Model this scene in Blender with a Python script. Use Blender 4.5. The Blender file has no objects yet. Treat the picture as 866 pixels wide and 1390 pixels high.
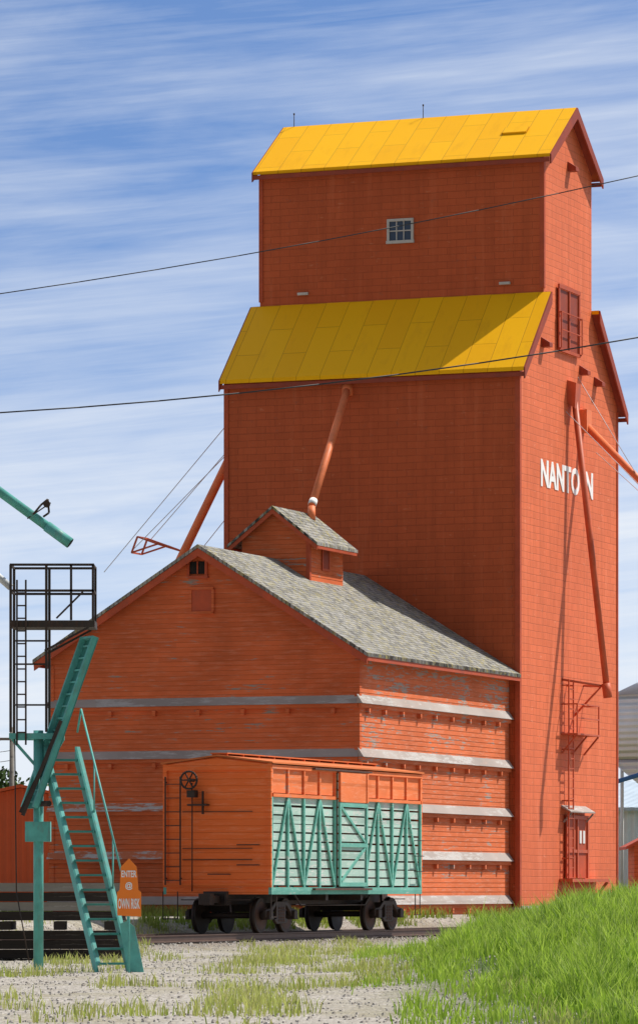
import bpy, math, random
from mathutils import Vector, noise
random.seed(7)
TH=math.atan(2350/6000); C=math.cos(TH); S=math.sin(TH)
def W(u,v): return (u*C+v*S, -u*S+v*C)
scene=bpy.context.scene
col=scene.collection

# ------------------------------------------------------------------ mesh builder
class MB:
    def __init__(s,o=(0,0,0)):
        s.v=[];s.f=[];s.m=[];s.sm=[];s.o=Vector(o);s.st=[]
    def poly(s,pts,mi=0,smooth=False):
        b=len(s.v); s.v+= [Vector(p) for p in pts]; s.f.append(list(range(b,b+len(pts)))); s.m.append(mi); s.sm.append(smooth)
    def prism(s,pts,off,mi=0):
        b=len(s.v);n=len(pts);off=Vector(off);s.st.append((b,len(s.f)))
        s.v+=[Vector(p) for p in pts]+[Vector(p)+off for p in pts]
        s.f.append(list(range(b,b+n)));s.f.append(list(range(b+2*n-1,b+n-1,-1)))
        for i in range(n):
            j=(i+1)%n; s.f.append([b+i,b+j,b+n+j,b+n+i])
        s.m+=[mi]*(n+2);s.sm+=[False]*(n+2)
    def px(s,yz,x0,x1,mi=0): s.prism([(x0,y,z) for y,z in yz],(x1-x0,0,0),mi)
    def py(s,xz,y0,y1,mi=0): s.prism([(x,y0,z) for x,z in xz],(0,y1-y0,0),mi)
    def box(s,x0,x1,y0,y1,z0,z1,mi=0): s.prism([(x0,y0,z0),(x1,y0,z0),(x1,y1,z0),(x0,y1,z0)],(0,0,z1-z0),mi)
    def beam(s,p0,p1,w,h,up=(0,0,1),mi=0):
        p0=Vector(p0);p1=Vector(p1);d=(p1-p0).normalized();up=Vector(up)
        if abs(d.dot(up))>.98: up=Vector((1,0,0))
        r=d.cross(up).normalized();t=r.cross(d).normalized()
        a=r*w/2;b=t*h/2
        s.prism([p0-a-b,p0+a-b,p0+a+b,p0-a+b],p1-p0,mi)
    def cyl(s,p0,p1,r,n=12,r1=None,mi=0,cap=True):
        p0=Vector(p0);p1=Vector(p1);d=(p1-p0).normalized();r1=r if r1 is None else r1
        up=Vector((0,0,1)) if abs(d.z)<.9 else Vector((1,0,0))
        a=d.cross(up).normalized();b=a.cross(d)
        k=len(s.v);s.st.append((k,len(s.f)))
        for pp,rr in((p0,r),(p1,r1)):
            for i in range(n):
                t=2*math.pi*i/n; s.v.append(pp+a*math.cos(t)*rr+b*math.sin(t)*rr)
        for i in range(n):
            j=(i+1)%n; s.f.append([k+i,k+j,k+n+j,k+n+i]);s.m.append(mi);s.sm.append(True)
        if cap:
            s.f.append([k+i for i in range(n)][::-1]);s.f.append([k+n+i for i in range(n)]);s.m+=[mi]*2;s.sm+=[False]*2
    def tube(s,pts,r,n=8,mi=0):
        for a,b in zip(pts[:-1],pts[1:]): s.cyl(a,b,r,n,mi=mi)
    def ring(s,c,axis,R,r,n=20,mi=0):
        c=Vector(c);ax=Vector(axis).normalized();up=Vector((0,0,1)) if abs(ax.z)<.9 else Vector((1,0,0))
        a=ax.cross(up).normalized();b=a.cross(ax)
        P=[c+a*math.cos(2*math.pi*i/n)*R+b*math.sin(2*math.pi*i/n)*R for i in range(n+1)]
        s.tube(P,r,6,mi)
    def each(s,name,parent,mats):
        st=s.st+[(len(s.v),len(s.f))]
        for (v0,f0),(v1,f1) in zip(st[:-1],st[1:]):
            q=MB(s.o);q.v=s.v[v0:v1];q.f=[[i-v0 for i in f] for f in s.f[f0:f1]];q.m=s.m[f0:f1];q.sm=s.sm[f0:f1]
            q.obj(name,parent,mats)
    def obj(s,name,parent,mats,label=None,recalc=True,bevel=0):
        me=bpy.data.meshes.new(name)
        me.from_pydata([tuple(p-s.o) for p in s.v],[],s.f)
        if not isinstance(mats,(list,tuple)): mats=[mats]
        for m in mats: me.materials.append(m)
        me.polygons.foreach_set('material_index',s.m);me.polygons.foreach_set('use_smooth',s.sm)
        me.update()
        if recalc:
            import bmesh
            bm=bmesh.new();bm.from_mesh(me);bmesh.ops.recalc_face_normals(bm,faces=bm.faces);bm.to_mesh(me);bm.free()
        ob=bpy.data.objects.new(name,me);col.objects.link(ob)
        if parent is not None: ob.parent=parent
        if label: ob['label']=label
        if bevel:
            md=ob.modifiers.new('bevel','BEVEL');md.width=bevel;md.segments=1
        return ob
def thing(name,label,cat,loc,rot=0,group=None):
    e=bpy.data.objects.new(name,None);e.empty_display_size=.5;e.location=loc;e.rotation_euler=(0,0,rot);col.objects.link(e)
    e['label']=label;e['category']=cat
    if group:e['group']=group
    return e
def uvthing(name,label,cat,o):
    x,y=W(o[0],o[1]); return thing(name,label,cat,(x,y,o[2]),-TH)
def tag(ob,label,cat,group=None):
    ob['label']=label;ob['category']=cat
    if group:ob['group']=group

# ------------------------------------------------------------------ materials
class NT:
    def __init__(s,name,tree=None):
        if tree is None:
            s.mat=bpy.data.materials.new(name);s.mat.use_nodes=True;s.t=s.mat.node_tree
            s.b=s.t.nodes['Principled BSDF']
        else: s.t=tree
    def set(s,k,v):
        if isinstance(v,bpy.types.NodeSocket): s.t.links.new(v,k)
        else:
            if hasattr(k,'default_value'):
                try: k.default_value=v
                except Exception: k.default_value=(*v,1)
    def n(s,typ,ins={},**p):
        nd=s.t.nodes.new(typ)
        for k,v in p.items(): setattr(nd,k,v)
        for k,v in ins.items(): s.set(nd.inputs[k],v)
        return nd
    def m(s,op,a,b=None,c=None,clamp=False):
        nd=s.n('ShaderNodeMath',operation=op,use_clamp=clamp)
        s.set(nd.inputs[0],a)
        if b is not None:s.set(nd.inputs[1],b)
        if c is not None:s.set(nd.inputs[2],c)
        return nd.outputs[0]
    def mix(s,f,a,b,blend='MIX'):
        nd=s.n('ShaderNodeMix',data_type='RGBA',blend_type=blend)
        s.set(nd.inputs[0],f);s.set(nd.inputs[6],a if isinstance(a,bpy.types.NodeSocket) else (*a[:3],1));s.set(nd.inputs[7],b if isinstance(b,bpy.types.NodeSocket) else (*b[:3],1))
        return nd.outputs[2]
    def xyz(s,kind='Object'):
        tc=s.n('ShaderNodeTexCoord').outputs[kind]
        sp=s.n('ShaderNodeSeparateXYZ',{0:tc});return tc,sp.outputs[0],sp.outputs[1],sp.outputs[2]
    def vec(s,x,y,z): return s.n('ShaderNodeCombineXYZ',{0:x,1:y,2:z}).outputs[0]
    def vmul(s,v,k): return s.n('ShaderNodeVectorMath',{0:v,1:k},operation='MULTIPLY').outputs[0]
    def noise(s,v,sc=1,det=5,ro=.6,dist=0):
        return s.n('ShaderNodeTexNoise',{'Vector':v,'Scale':sc,'Detail':det,'Roughness':ro,'Distortion':dist}).outputs[0]
    def mr(s,v,a,b,c=0,d=1):
        return s.n('ShaderNodeMapRange',{0:v,1:a,2:b,3:c,4:d}).outputs[0]
    def bump(s,h,dist=.01,st=.6):
        nd=s.n('ShaderNodeBump',{'Strength':st,'Distance':dist,'Height':h});s.set(s.b.inputs['Normal'],nd.outputs[0])
    def out(s,c,rough=.7,metal=0,spec=.3):
        s.set(s.b.inputs['Base Color'],c if isinstance(c,bpy.types.NodeSocket) else (*c[:3],1));s.set(s.b.inputs['Roughness'],rough);s.b.inputs['Metallic'].default_value=metal
        s.b.inputs['Specular IOR Level'].default_value=spec
        return s.mat
def sc(c,k): return tuple(min(1,x*k) for x in c)

def paint(name,c,rough=.55,var=.25,scale=1.5,dirt=(.12,.09,.07),dirtamt=.25,metal=0):
    n=NT(name);tc,x,y,z=n.xyz()
    a=n.noise(tc,scale,6,.65)
    d=n.noise(n.vmul(tc,(5,5,1.2)),scale,6,.7)
    cc=n.mix(n.mr(a,.3,.7),sc(c,1-var),sc(c,1+var*.5))
    cc=n.mix(n.m('MULTIPLY',n.mr(d,.5,.75),dirtamt),cc,dirt)
    n.bump(d,.004,.4)
    return n.out(cc,n.mr(a,.3,.7,rough-.08,rough+.12),metal)

def boards(name,c,h=.13,peel=.25,wood=(.22,.185,.155),seg=3.5,vertical=False,peelz=None,groove=.5,fade=None,var=.18,scale=1.0,plank=.28):
    n=NT(name);tc,x,y,z=n.xyz()
    s_=n.m('ADD',x,y)
    if vertical: A,B=s_,z
    else: A,B=z,s_
    zz=n.m('DIVIDE',A,h);row=n.m('FLOOR',zz);fr=n.m('FRACT',zz)
    r1=n.n('ShaderNodeTexWhiteNoise',{'W':row},noise_dimensions='1D').outputs[0]
    sg=n.m('FLOOR',n.m('ADD',n.m('DIVIDE',B,seg),n.m('MULTIPLY',r1,7)))
    r2=n.n('ShaderNodeTexWhiteNoise',{'Vector':n.vec(row,sg,0)},noise_dimensions='2D').outputs[0]
    big=n.noise(tc,.5*scale,4,.6)
    if vertical: st=n.vec(n.m('MULTIPLY',x,11),n.m('MULTIPLY',y,11),n.m('MULTIPLY',z,1.3))
    else: st=n.vec(n.m('MULTIPLY',x,1.3),n.m('MULTIPLY',y,1.3),n.m('MULTIPLY',z,11))
    fine=n.noise(n.vmul(st,(scale,)*3),1.3,8,.72)
    grain=n.noise(n.vmul(st,(4,4,4)),1.5,3,.6)
    base=n.mix(n.mr(big,.3,.7),sc(c,1-var),sc(c,1+var))
    base=n.mix(n.m('MULTIPLY',r2,plank),base,sc(c,.6))
    if fade: base=n.mix(n.mr(fine,.5,.72,0,.6),base,fade)
    msk=n.m('ADD',n.m('ADD',fine,n.m('MULTIPLY',n.m('SUBTRACT',big,.5),.6)),n.m('MULTIPLY',n.m('SUBTRACT',r2,.5),.12))
    if peelz:
        msk=n.m('ADD',msk,n.mr(z,peelz[0],peelz[1],0,peelz[2]))
    pm=n.mr(msk,.78-peel*.5,.83-peel*.5)
    wd=n.mix(grain,sc(wood,.6),sc(wood,1.5))
    cc=n.mix(pm,base,wd)
    g=n.mr(fr,.0,.14,1,0)
    cc=n.mix(n.m('MULTIPLY',g,groove),cc,sc(c,.22))
    hgt=n.m('SUBTRACT',n.m('ADD',n.m('SUBTRACT',1,fr),n.m('MULTIPLY',grain,.15)),n.m('ADD',n.m('MULTIPLY',pm,.1),n.m('MULTIPLY',g,1.2)))
    n.bump(hgt,.018,.7)
    return n.out(cc,.8,0,.2)

def tin(name,c,bw,bh,var=.06):
    n=NT(name);tc,x,y,z=n.xyz();s_=n.m('ADD',x,y)
    wob=n.m('MULTIPLY',n.m('SUBTRACT',n.noise(tc,.6,2),.5),.06)
    v=n.vec(s_,n.m('ADD',z,wob),0)
    bk=n.n('ShaderNodeTexBrick',{'Vector':v,'Scale':1,'Mortar Size':.012,'Mortar Smooth':.8,'Bias':0,'Brick Width':bw,'Row Height':bh,
        'Color1':(*sc(c,1-var),1),'Color2':(*sc(c,1+var),1),'Mortar':(*sc(c,.66),1)})
    fr=n.m('FRACT',n.m('DIVIDE',n.m('ADD',z,wob),bh*7));seam=n.mr(fr,0,.03,1,0)
    st=n.noise(n.vec(n.m('MULTIPLY',x,3),n.m('MULTIPLY',y,3),n.m('MULTIPLY',z,.22)),1.1,7,.7)
    big=n.noise(tc,.23,4,.6)
    cc=n.mix(n.mr(big,.35,.7,0,.45),bk.outputs[0],sc(c,.74))
    cc=n.mix(n.m('MULTIPLY',seam,.25),cc,sc(c,.5))
    cc=n.mix(n.mr(st,.48,.78,0,.5),cc,sc(c,.55))
    cc=n.mix(n.mr(st,.44,.22,0,.55),cc,(min(.95,c[0]*1.1),c[1]*1.6,c[2]*2.2))
    sp=n.noise(tc,3.2,9,.75)
    cc=n.mix(n.mr(sp,.62,.70,0,.5),cc,(.22,.10,.07))
    ptch=n.noise(n.vec(n.m('MULTIPLY',x,1.5),n.m('MULTIPLY',y,1.5),n.m('MULTIPLY',z,4)),1.7,6,.7)
    cc=n.mix(n.mr(ptch,.64,.68,0,.4),cc,(c[0]*1.1,c[1]*2.2,c[2]*3.5))
    h=n.m('ADD',n.m('MULTIPLY',bk.outputs[1],-.6),n.m('MULTIPLY',n.noise(tc,2.2,3),.9))
    n.bump(h,.02,.5)
    return n.out(cc,.65,0,.22)

def shingle(name):
    n=NT(name);tc,x,y,z=n.xyz()
    v=n.vec(y,n.m('MULTIPLY',x,1.18),0)
    bk=n.n('ShaderNodeTexBrick',{'Vector':v,'Scale':1,'Mortar Size':.014,'Mortar Smooth':.2,'Brick Width':.22,'Row Height':.15,
        'Color1':(.15,.145,.13,1),'Color2':(.38,.365,.34,1),'Mortar':(.04,.036,.032,1)})
    a=n.noise(n.vmul(tc,(1,3,1)),1.3,8,.7);b=n.noise(tc,5,6,.75)
    cc=n.mix(n.mr(a,.4,.7,0,.6),bk.outputs[0],(.46,.45,.43))
    cc=n.mix(n.mr(b,.52,.61,0,.7),cc,(.38,.32,.11))
    cc=n.mix(n.mr(b,.44,.36,0,.85),cc,(.07,.065,.06))
    n.bump(n.m('ADD',n.m('MULTIPLY',bk.outputs[1],-1),b),.03,.9)
    return n.out(cc,.9,0,.1)
def yellow(name,c=(1.0,.485,.004)):
    n=NT(name);tc,x,y,z=n.xyz()
    v=n.vec(n.m('MULTIPLY',y,1.32),x,0)
    wob=n.noise(tc,.8,3)
    bk=n.n('ShaderNodeTexBrick',{'Vector':v,'Scale':1,'Mortar Size':.013,'Mortar Smooth':.5,'Brick Width':2.3,'Row Height':.78,
        'Color1':(*sc(c,.95),1),'Color2':(1,c[1]*1.05,.004,1),'Mortar':(*sc(c,.60),1)})
    a=n.noise(n.vmul(tc,(3,.7,1)),.9,8,.72)
    cc=n.mix(n.mr(a,.54,.8,0,.45),bk.outputs[0],(.70,.28,.01))
    cc=n.mix(n.mr(n.noise(tc,3,9,.8),.66,.73,0,.6),cc,(.3,.12,.03))
    n.bump(n.m('ADD',n.m('MULTIPLY',bk.outputs[1],-.6),wob),.03,.4)
    return n.out(cc,.6,0,.12)

M={}
M['tin']=tin('pressed_tin_red_shaded',(.56,.108,.034),.62,.215)  # darker copy for faces away from the sun, shade put into the colour
M['tinlit']=tin('sunlit_pressed_tin',(.80,.185,.075),.62,.215)  # lighter copy for the sunlit track face, sunlight put into the colour
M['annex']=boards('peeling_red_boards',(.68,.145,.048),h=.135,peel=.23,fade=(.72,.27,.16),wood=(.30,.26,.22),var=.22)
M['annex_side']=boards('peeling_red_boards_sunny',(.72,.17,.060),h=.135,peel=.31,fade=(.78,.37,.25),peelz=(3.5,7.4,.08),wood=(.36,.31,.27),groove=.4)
M['cup']=boards('cupola_boards',(.68,.145,.048),h=.135,peel=.26,fade=(.7,.28,.15),wood=(.32,.27,.23))
M['trim']=paint('red_trim',(.52,.09,.034),.6)
M['maroon']=paint('maroon_trim',(.34,.06,.03),.6)
M['shingle']=shingle('weathered_shingles')
M['yellow']=yellow('yellow_sheet_roof')
M['ledge']=boards('weathered_ledge',(.40,.35,.32),h=.5,peel=.50,wood=(.44,.42,.40),groove=0,scale=.8,fade=(.50,.32,.25))
M['ledgered']=boards('faded_red_ledge',(.56,.17,.08),h=.5,peel=.50,wood=(.44,.42,.40),groove=0,scale=.8,fade=(.58,.34,.25))
M['pipe']=paint('orange_pipe',(.88,.23,.085),.5,dirtamt=.3)
M['pipered']=paint('dark_red_pipe',(.60,.12,.05),.5,dirtamt=.3)
M['white']=paint('white_paint',(.80,.79,.76),.6,.08,dirtamt=.12)
M['bright']=paint('fresh_white_lettering',(.94,.94,.93),.6,.04,dirtamt=.04)
M['greyframe']=paint('grey_frame',(.54,.51,.48),.7,.2)
M['dark']=paint('dark_opening',(.018,.015,.014),.8)
M['iron']=paint('rusty_black_iron',(.05,.036,.03),.6,.4,4,(.14,.05,.02),.5)
M['rust']=paint('rusty_metal',(.11,.06,.045),.7,.4,6)
M['teal']=paint('teal_paint',(.13,.48,.43),.5,.3,2.5,(.20,.19,.16),.6)
M['teald']=paint('dark_teal_paint',(.06,.28,.24),.5,.25,2,(.08,.07,.05),.4)
M['tealw']=boards('weathered_mint_slats',(.45,.64,.56),h=.9,peel=.42,wood=(.58,.60,.56),groove=0,fade=(.72,.79,.74),scale=1.6)
M['tealp']=boards('teal_posts',(.16,.46,.38),h=.9,peel=.26,wood=(.48,.53,.49),groove=0,scale=2,fade=(.38,.62,.52))
M['carend']=boards('orange_car_end',(1.0,.19,.045),h=.16,peel=.07,wood=(.50,.17,.10),fade=(1.0,.36,.18),scale=1.2,groove=.3,var=.08,plank=.14)
M['carband']=boards('orange_car_band',(.90,.22,.075),h=.6,peel=.26,wood=(.52,.27,.19),fade=(.92,.44,.27),scale=1.2,groove=0)
M['carroof']=boards('car_roof',(.70,.19,.06),h=.3,peel=.35,wood=(.3,.16,.11))
M['inside']=boards('car_interior',(.10,.075,.055),h=.2,peel=.1,wood=(.1,.08,.06))
M['tie']=boards('creosote_tie',(.035,.028,.024),h=.6,peel=.35,wood=(.075,.065,.055),groove=0,scale=2)
M['oldwood']=boards('grey_old_timber',(.26,.24,.21),h=.7,peel=.3,wood=(.34,.32,.29),groove=0,scale=2)
M['sign']=paint('orange_sign_paint',(1.0,.25,.03),.45,.03,dirtamt=.04)
M['wire']=paint('black_cable',(.05,.05,.055),.6)
M['galv']=paint('galvanised_steel',(.66,.68,.70),.45,.12,dirtamt=.15)
M['blue']=paint('blue_paint',(.05,.16,.4))
def siding(name,c,w,vertical=True):
    n=NT(name);tc,x,y,z=n.xyz();A=n.m('ADD',x,y) if vertical else z
    wv=n.m('SINE',n.m('MULTIPLY',A,2*math.pi/w))
    a=n.noise(tc,.6,5)
    n.bump(wv,w*.12,.8)
    cc=n.mix(n.mr(a,.3,.7),sc(c,.88),sc(c,1.08))
    cc=n.mix(n.mr(wv,-.6,-1,0,.25),cc,sc(c,.5))
    return n.out(cc,.5)
M['silo']=siding('corrugated_white_steel',(.92,.94,.95),.25,False)
M['bluesteel']=siding('pale_blue_siding',(.80,.87,.94),.3)
M['blueroof']=siding('grey_blue_roof',(.56,.66,.76),.4)
M['redsteel']=siding('red_orange_siding',(.72,.12,.035),.3)
g=NT('window_glass');M['glass']=g.out((.03,.05,.09),.12,0,.8)
n=NT('steel_rail');M['rail']=n.out(n.mix(n.noise(n.xyz()[0],3),(.10,.06,.045),(.2,.13,.10)),.5,.6)
n=NT('leaves');M['leaf']=n.out(n.mix(n.mr(n.noise(n.xyz()[0],1.2,4),.35,.65),(.03,.06,.012),(.10,.17,.03)),.6)

# ------------------------------------------------------------------ terrain
def sst(a,b,x):
    t=max(0,min(1,(x-a)/(b-a)));return t*t*(3-2*t)
def hgt(x,y):
    u=x*C-y*S
    z=-.34
    z+=.15*sst(-38.2,-39.4,u)
    z+=.50*sst(-41.9,-43.3,u)
    if y<112: 
        m=sst(.2,6.2,x+.35*noise.noise(Vector((y*.12,1,0))))*sst(46,70,y)*sst(96,80,y)
        z+=1.15*m+.10*m*noise.noise(Vector((x*.5,y*.2,3)))
    if 30<y<130 and u>-38: z+=.05*noise.noise(Vector((x*.4,y*.3,0)))
    return z
xs=[-3000,-1200,-500,-200,-100,-60,-40]+[-30+i*.6 for i in range(101)]+[40,60,100,200,500,1200,3000]
ys=[-300,-50,0,15]+[25+i*.7 for i in range(190)]+[165,185,220,300,500,1000,2500,6000]
vv=[(x,y,hgt(x,y)) for y in ys for x in xs];nx=len(xs)
ff=[(j*nx+i,j*nx+i+1,(j+1)*nx+i+1,(j+1)*nx+i) for j in range(len(ys)-1) for i in range(nx-1)]
me=bpy.data.meshes.new('ground');me.from_pydata(vv,[],ff);me.polygons.foreach_set('use_smooth',[True]*len(ff))
ground=bpy.data.objects.new('ground',me);col.objects.link(ground);ground['kind']='structure'
n=NT('gravel_ground');tc,x,y,z=n.xyz()
vo=n.n('ShaderNodeTexVoronoi',{'Vector':tc,'Scale':14.0});vo2=n.n('ShaderNodeTexVoronoi',{'Vector':tc,'Scale':28.0})
nb=n.noise(tc,.35,6,.65);nf=n.noise(tc,6,6,.7)
cg=n.mix(n.n('ShaderNodeSeparateColor',{0:vo.outputs['Color']}).outputs[0],(.28,.25,.21),(.58,.54,.49))
cg=n.mix(n.mr(nf,.35,.65,0,.45),cg,(.38,.34,.29))
cg=n.mix(n.mr(nb,.46,.66,0,.6),cg,(.26,.23,.12))
uu=n.m('SUBTRACT',n.m('MULTIPLY',x,C),n.m('MULTIPLY',y,S))
bed=n.m('MULTIPLY',n.mr(uu,-38.2,-39.2),n.mr(uu,-43,-42.2))
cg=n.mix(n.m('MULTIPLY',bed,.6),cg,(.16,.12,.095))
grassm=n.m('MULTIPLY',n.mr(n.m('ADD',x,n.m('MULTIPLY',nb,2)),1.8,3.6),n.mr(y,94,86))
cg=n.mix(grassm,cg,(.06,.10,.02))
far=n.mr(y,150,175)
cg=n.mix(far,cg,n.mix(nb,(.07,.10,.03),(.16,.14,.06)))
n.bump(n.m('ADD',n.m('MULTIPLY',vo.outputs[0],-1),n.m('MULTIPLY',vo2.outputs[0],-.5)),.04,.9)
me.materials.append(n.out(cg,.95,0,.1))

def stones(name,N,place):
    b=MB()
    for _ in range(N):
        x,y=place();s=random.uniform(.012,.038);z=hgt(x,y)
        p=[Vector((x+s*math.cos(t)*random.uniform(.7,1.2),y+s*math.sin(t)*random.uniform(.7,1.2),z-.01)) for t in(0,1.6,3.1,4.7)]
        q=[Vector((x+(v.x-x)*.6,y+(v.y-y)*.6,z+s*random.uniform(.4,.8))) for v in p]
        k=len(b.v);b.v+=p+q
        b.f+=[[k+4,k+5,k+6,k+7]]+[[k+i,k+(i+1)%4,k+4+(i+1)%4,k+4+i] for i in range(4)];b.m+=[0]*5;b.sm+=[False]*5
    o=b.obj(name,None,M['stone']);o['kind']='stuff'
n=NT('stone');M['stone']=n.out(n.mix(n.mr(n.noise(n.xyz()[0],9,2),.3,.7),(.32,.28,.24),(.62,.58,.53)),.9)
stones('gravel',7000,lambda:(random.uniform(-8,6),random.uniform(43,92)))
stones('ballast',7000,lambda:W(-40.74+random.uniform(-2.2,2.9),random.uniform(84,128)))

def grassmat(name,c0,c1,tip):
    n=NT(name);at=n.n('ShaderNodeVertexColor',layer_name='Col')
    sp=n.n('ShaderNodeSeparateColor',{0:at.outputs[0]})
    cc=n.mix(sp.outputs[0],c0,c1);cc=n.mix(n.m('MULTIPLY',sp.outputs[1],sp.outputs[2]),cc,tip)
    m=n.out(cc,.6,0,.25)
    tr=n.n('ShaderNodeBsdfTranslucent');n.set(tr.inputs[0],n.mix(.5,cc,(.50,.72,.06)))
    mx=n.n('ShaderNodeMixShader',{0:.45});n.set(mx.inputs[1],n.b.outputs[0]);n.set(mx.inputs[2],tr.outputs[0])
    n.set(n.t.nodes['Material Output'].inputs[0],mx.outputs[0]);return m
def blades(name,pts,mat):
    V=[];F=[];Cc=[]
    for (x,y,z,h,w,r) in pts:
        a=random.uniform(0,6.283);lean=random.uniform(.1,.6)*h;dx,dy=math.cos(a)*lean,math.sin(a)*lean
        b=random.uniform(0,6.283) if random.random()<.4 else random.uniform(-.5,.5);wx,wy=math.cos(b)*w/2,math.sin(b)*w/2
        k=len(V)
        V+=[(x-wx,y-wy,z-.03),(x+wx,y+wy,z-.03),(x+dx*.35+wx*.8,y+dy*.35+wy*.8,z+h*.6),(x+dx*.35-wx*.8,y+dy*.35-wy*.8,z+h*.6),(x+dx,y+dy,z+h*.95)]
        F+=[(k,k+1,k+2,k+3),(k+3,k+2,k+4)]
        q=random.random()
        Cc+=[r,0,q,1]*2+[r,.45,q,1]*2+[r,1,q,1]
    me=bpy.data.meshes.new(name);me.from_pydata(V,[],F)
    ca=me.color_attributes.new(name='Col',type='FLOAT_COLOR',domain='POINT');ca.data.foreach_set('color',Cc)
    me.materials.append(mat);ob=bpy.data.objects.new(name,me);col.objects.link(ob);ob['kind']='stuff';return ob
P=[]
while len(P)<85000:
    x=random.uniform(-1.0,9);y=random.uniform(42,92)
    cl_=noise.noise(Vector((x*1.5,y*.35,17)))
    e=sst(.2,3.9,x+1.6*noise.noise(Vector((x*.6,y*.2,7)))+.9*cl_)*sst(97,86,y)
    nn=noise.noise(Vector((x*1.1,y*.4,2)))
    if random.random()>e*e*(.65+.9*nn):continue
    h=(.10+.26*random.random()**1.4+.34*max(0,nn)+.30*max(0,cl_))*(.35+.65*e)
    if random.random()<.05:h*=1.5
    P.append((x,y,hgt(x,y),h,random.uniform(.009,.024),max(0,min(1,.5+1.2*noise.noise(Vector((x*1.3,y*.6,9)))+random.uniform(-.3,.3)))))
gm=grassmat('green_grass',(.07,.19,.014),(.30,.50,.04),(.60,.66,.20))
blades('grass',P,gm)
P=[]
while len(P)<15000:
    x=random.uniform(-9,6);y=random.uniform(42,112)
    u=x*C-y*S
    if u<-43.2:continue
    nn=noise.noise(Vector((x*.6,y*.25,5)))+.4*noise.noise(Vector((x*2.2,y*.9,1)))
    on=-42.4<u<-39
    dn=.14 if y<80 else (-.05 if not on else .3)
    if random.random()>sst(dn,.6,nn):continue
    P.append((x,y,hgt(x,y),random.uniform(.04,.28)*(.5+.8*max(0,nn)),random.uniform(.008,.02),random.random()))
blades('dry_grass',P,grassmat('straw_grass',(.18,.21,.05),(.54,.45,.20),(.74,.64,.36)))
P=[]
while len(P)<9000:
    v=random.uniform(98,150);u=-43.0+random.uniform(-.1,.5) if random.random()<.5 else random.uniform(-60,-43.6)
    if u<-43.4: v=random.uniform(112,113.7)
    x,y=W(u,v)
    if noise.noise(Vector((u,v*.5,5)))<-.1: continue
    P.append((x,y,hgt(x,y),random.uniform(.1,.38),random.uniform(.015,.03),random.random()))
blades('weeds',P,grassmat('weed_green',(.06,.11,.02),(.25,.26,.07),(.5,.44,.18)))

# ------------------------------------------------------------------ grain elevator
O=(-48.0,131.8,.15)
el=uvthing('grain_elevator','tall orange-red wooden grain elevator with yellow stepped roofs','grain elevator',O)
U0,U1=-52.84,-43.18
UU=-52.6
sl=1.0;su=.70;rz=25.42
ew=rz-su*2.4
b=MB(O)
b.px([(126.9,.1),(136.7,.1),(136.7,19.34-sl*2.7),(134.0,19.34),(129.2,19.34),(126.9,19.34-sl*2.3)],U0,U1)
b.px([(134.0,19.345),(134.0,ew),(131.6,rz),(129.2,ew),(129.2,19.345)],UU,U1)
o=b.obj('wall',el,[M['tin'],M['tinlit']])
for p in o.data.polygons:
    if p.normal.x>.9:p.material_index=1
oh=2.62
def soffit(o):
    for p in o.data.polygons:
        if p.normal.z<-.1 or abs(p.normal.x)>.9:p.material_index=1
b=MB(O)
for sg in(-1,1):
    e=131.6+sg*oh;ze=rz+.01-su*oh
    b.px([(131.6,rz+.01),(131.6,rz+.11),(e,ze+.10),(e,ze)],UU-.15,U1+.28)
soffit(b.obj('roof',el,[M['yellow'],M['maroon']],'upper yellow gable roof'))
for sg,v0,ve in((-1,129.195,126.6),(1,134.005,136.98)):
    b=MB(O);z0=19.35;ze=z0-sl*abs(ve-v0)
    b.px([(v0,z0),(v0,z0+.12),(ve,ze+.12),(ve,ze)],U0-.05,U1+.24)
    soffit(b.obj('roof',el,[M['yellow'],M['maroon']],'lower yellow shed roof'))
b=MB(O)
for sg in(-1,1):
    e=131.6+sg*(oh+.02);ze=rz-su*(oh+.02)
    for (a0,a1) in((UU-.19,UU-.153),(U1+.283,U1+.33)):
        b.px([(131.6,rz+.10),(e,ze+.10),(e,ze-.20),(131.6,rz-.24)],a0,a1)
    b.box(UU-.15,U1+.28,e-.07,e-.03,ze-.14,ze-.01)
for v0,ve in((129.19,126.58),(134.01,137.0)):
    z0=19.34;ze=z0-sl*abs(ve-v0)
    for (a0,a1) in((U0-.09,U0-.053),(U1+.243,U1+.29)):
        b.px([(v0,z0+.12),(ve,ze+.12),(ve,ze-.22),(v0,z0-.26)],a0,a1)
    b.box(U0-.05,U1+.24,(ve+.04) if ve<130 else ve-.08,(ve+.08) if ve<130 else ve-.04,ze-.14,ze-.01)
b.each('fascia',el,M['maroon'])
b=MB(O)
for v,z1 in((126.87,16.9),(136.73,16.5)):
    b.box(U1-.12,U1+.035,v-.03 if v<130 else v-.1,v+.12 if v<130 else v+.0,.12,z1)
b.box(U1-.12,U1+.03,129.17,129.3,19.6,23.6)
b.box(UU-.03,UU+.1,129.17,129.3,19.6,23.6)
b.box(U0-.03,U0+.12,126.87,127.0,.12,16.9)
b.each('corner_trim',el,M['trim'])
wn=bpy.data.objects.new('window',None);col.objects.link(wn);wn.parent=el;wn.location=(-47.87-O[0],129.2-O[1],21.6-O[2])
b=MB()
b.box(-.36,.36,-.02,.0,-.3,.3);b.obj('pane',wn,M['glass'])
b=MB()
b.box(-.44,.44,-.07,-.002,.30,.38);b.box(-.46,.46,-.09,-.002,-.39,-.30)
for x in(-.44,.36):b.box(x,x+.08,-.07,-.002,-.30,.30)
for x in(-.14,.1):b.box(x,x+.03,-.045,-.022,-.3,.3)
b.box(-.36,.36,-.05,-.021,-.015,.02)
b.obj('frame',wn,M['greyframe'])
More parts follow.
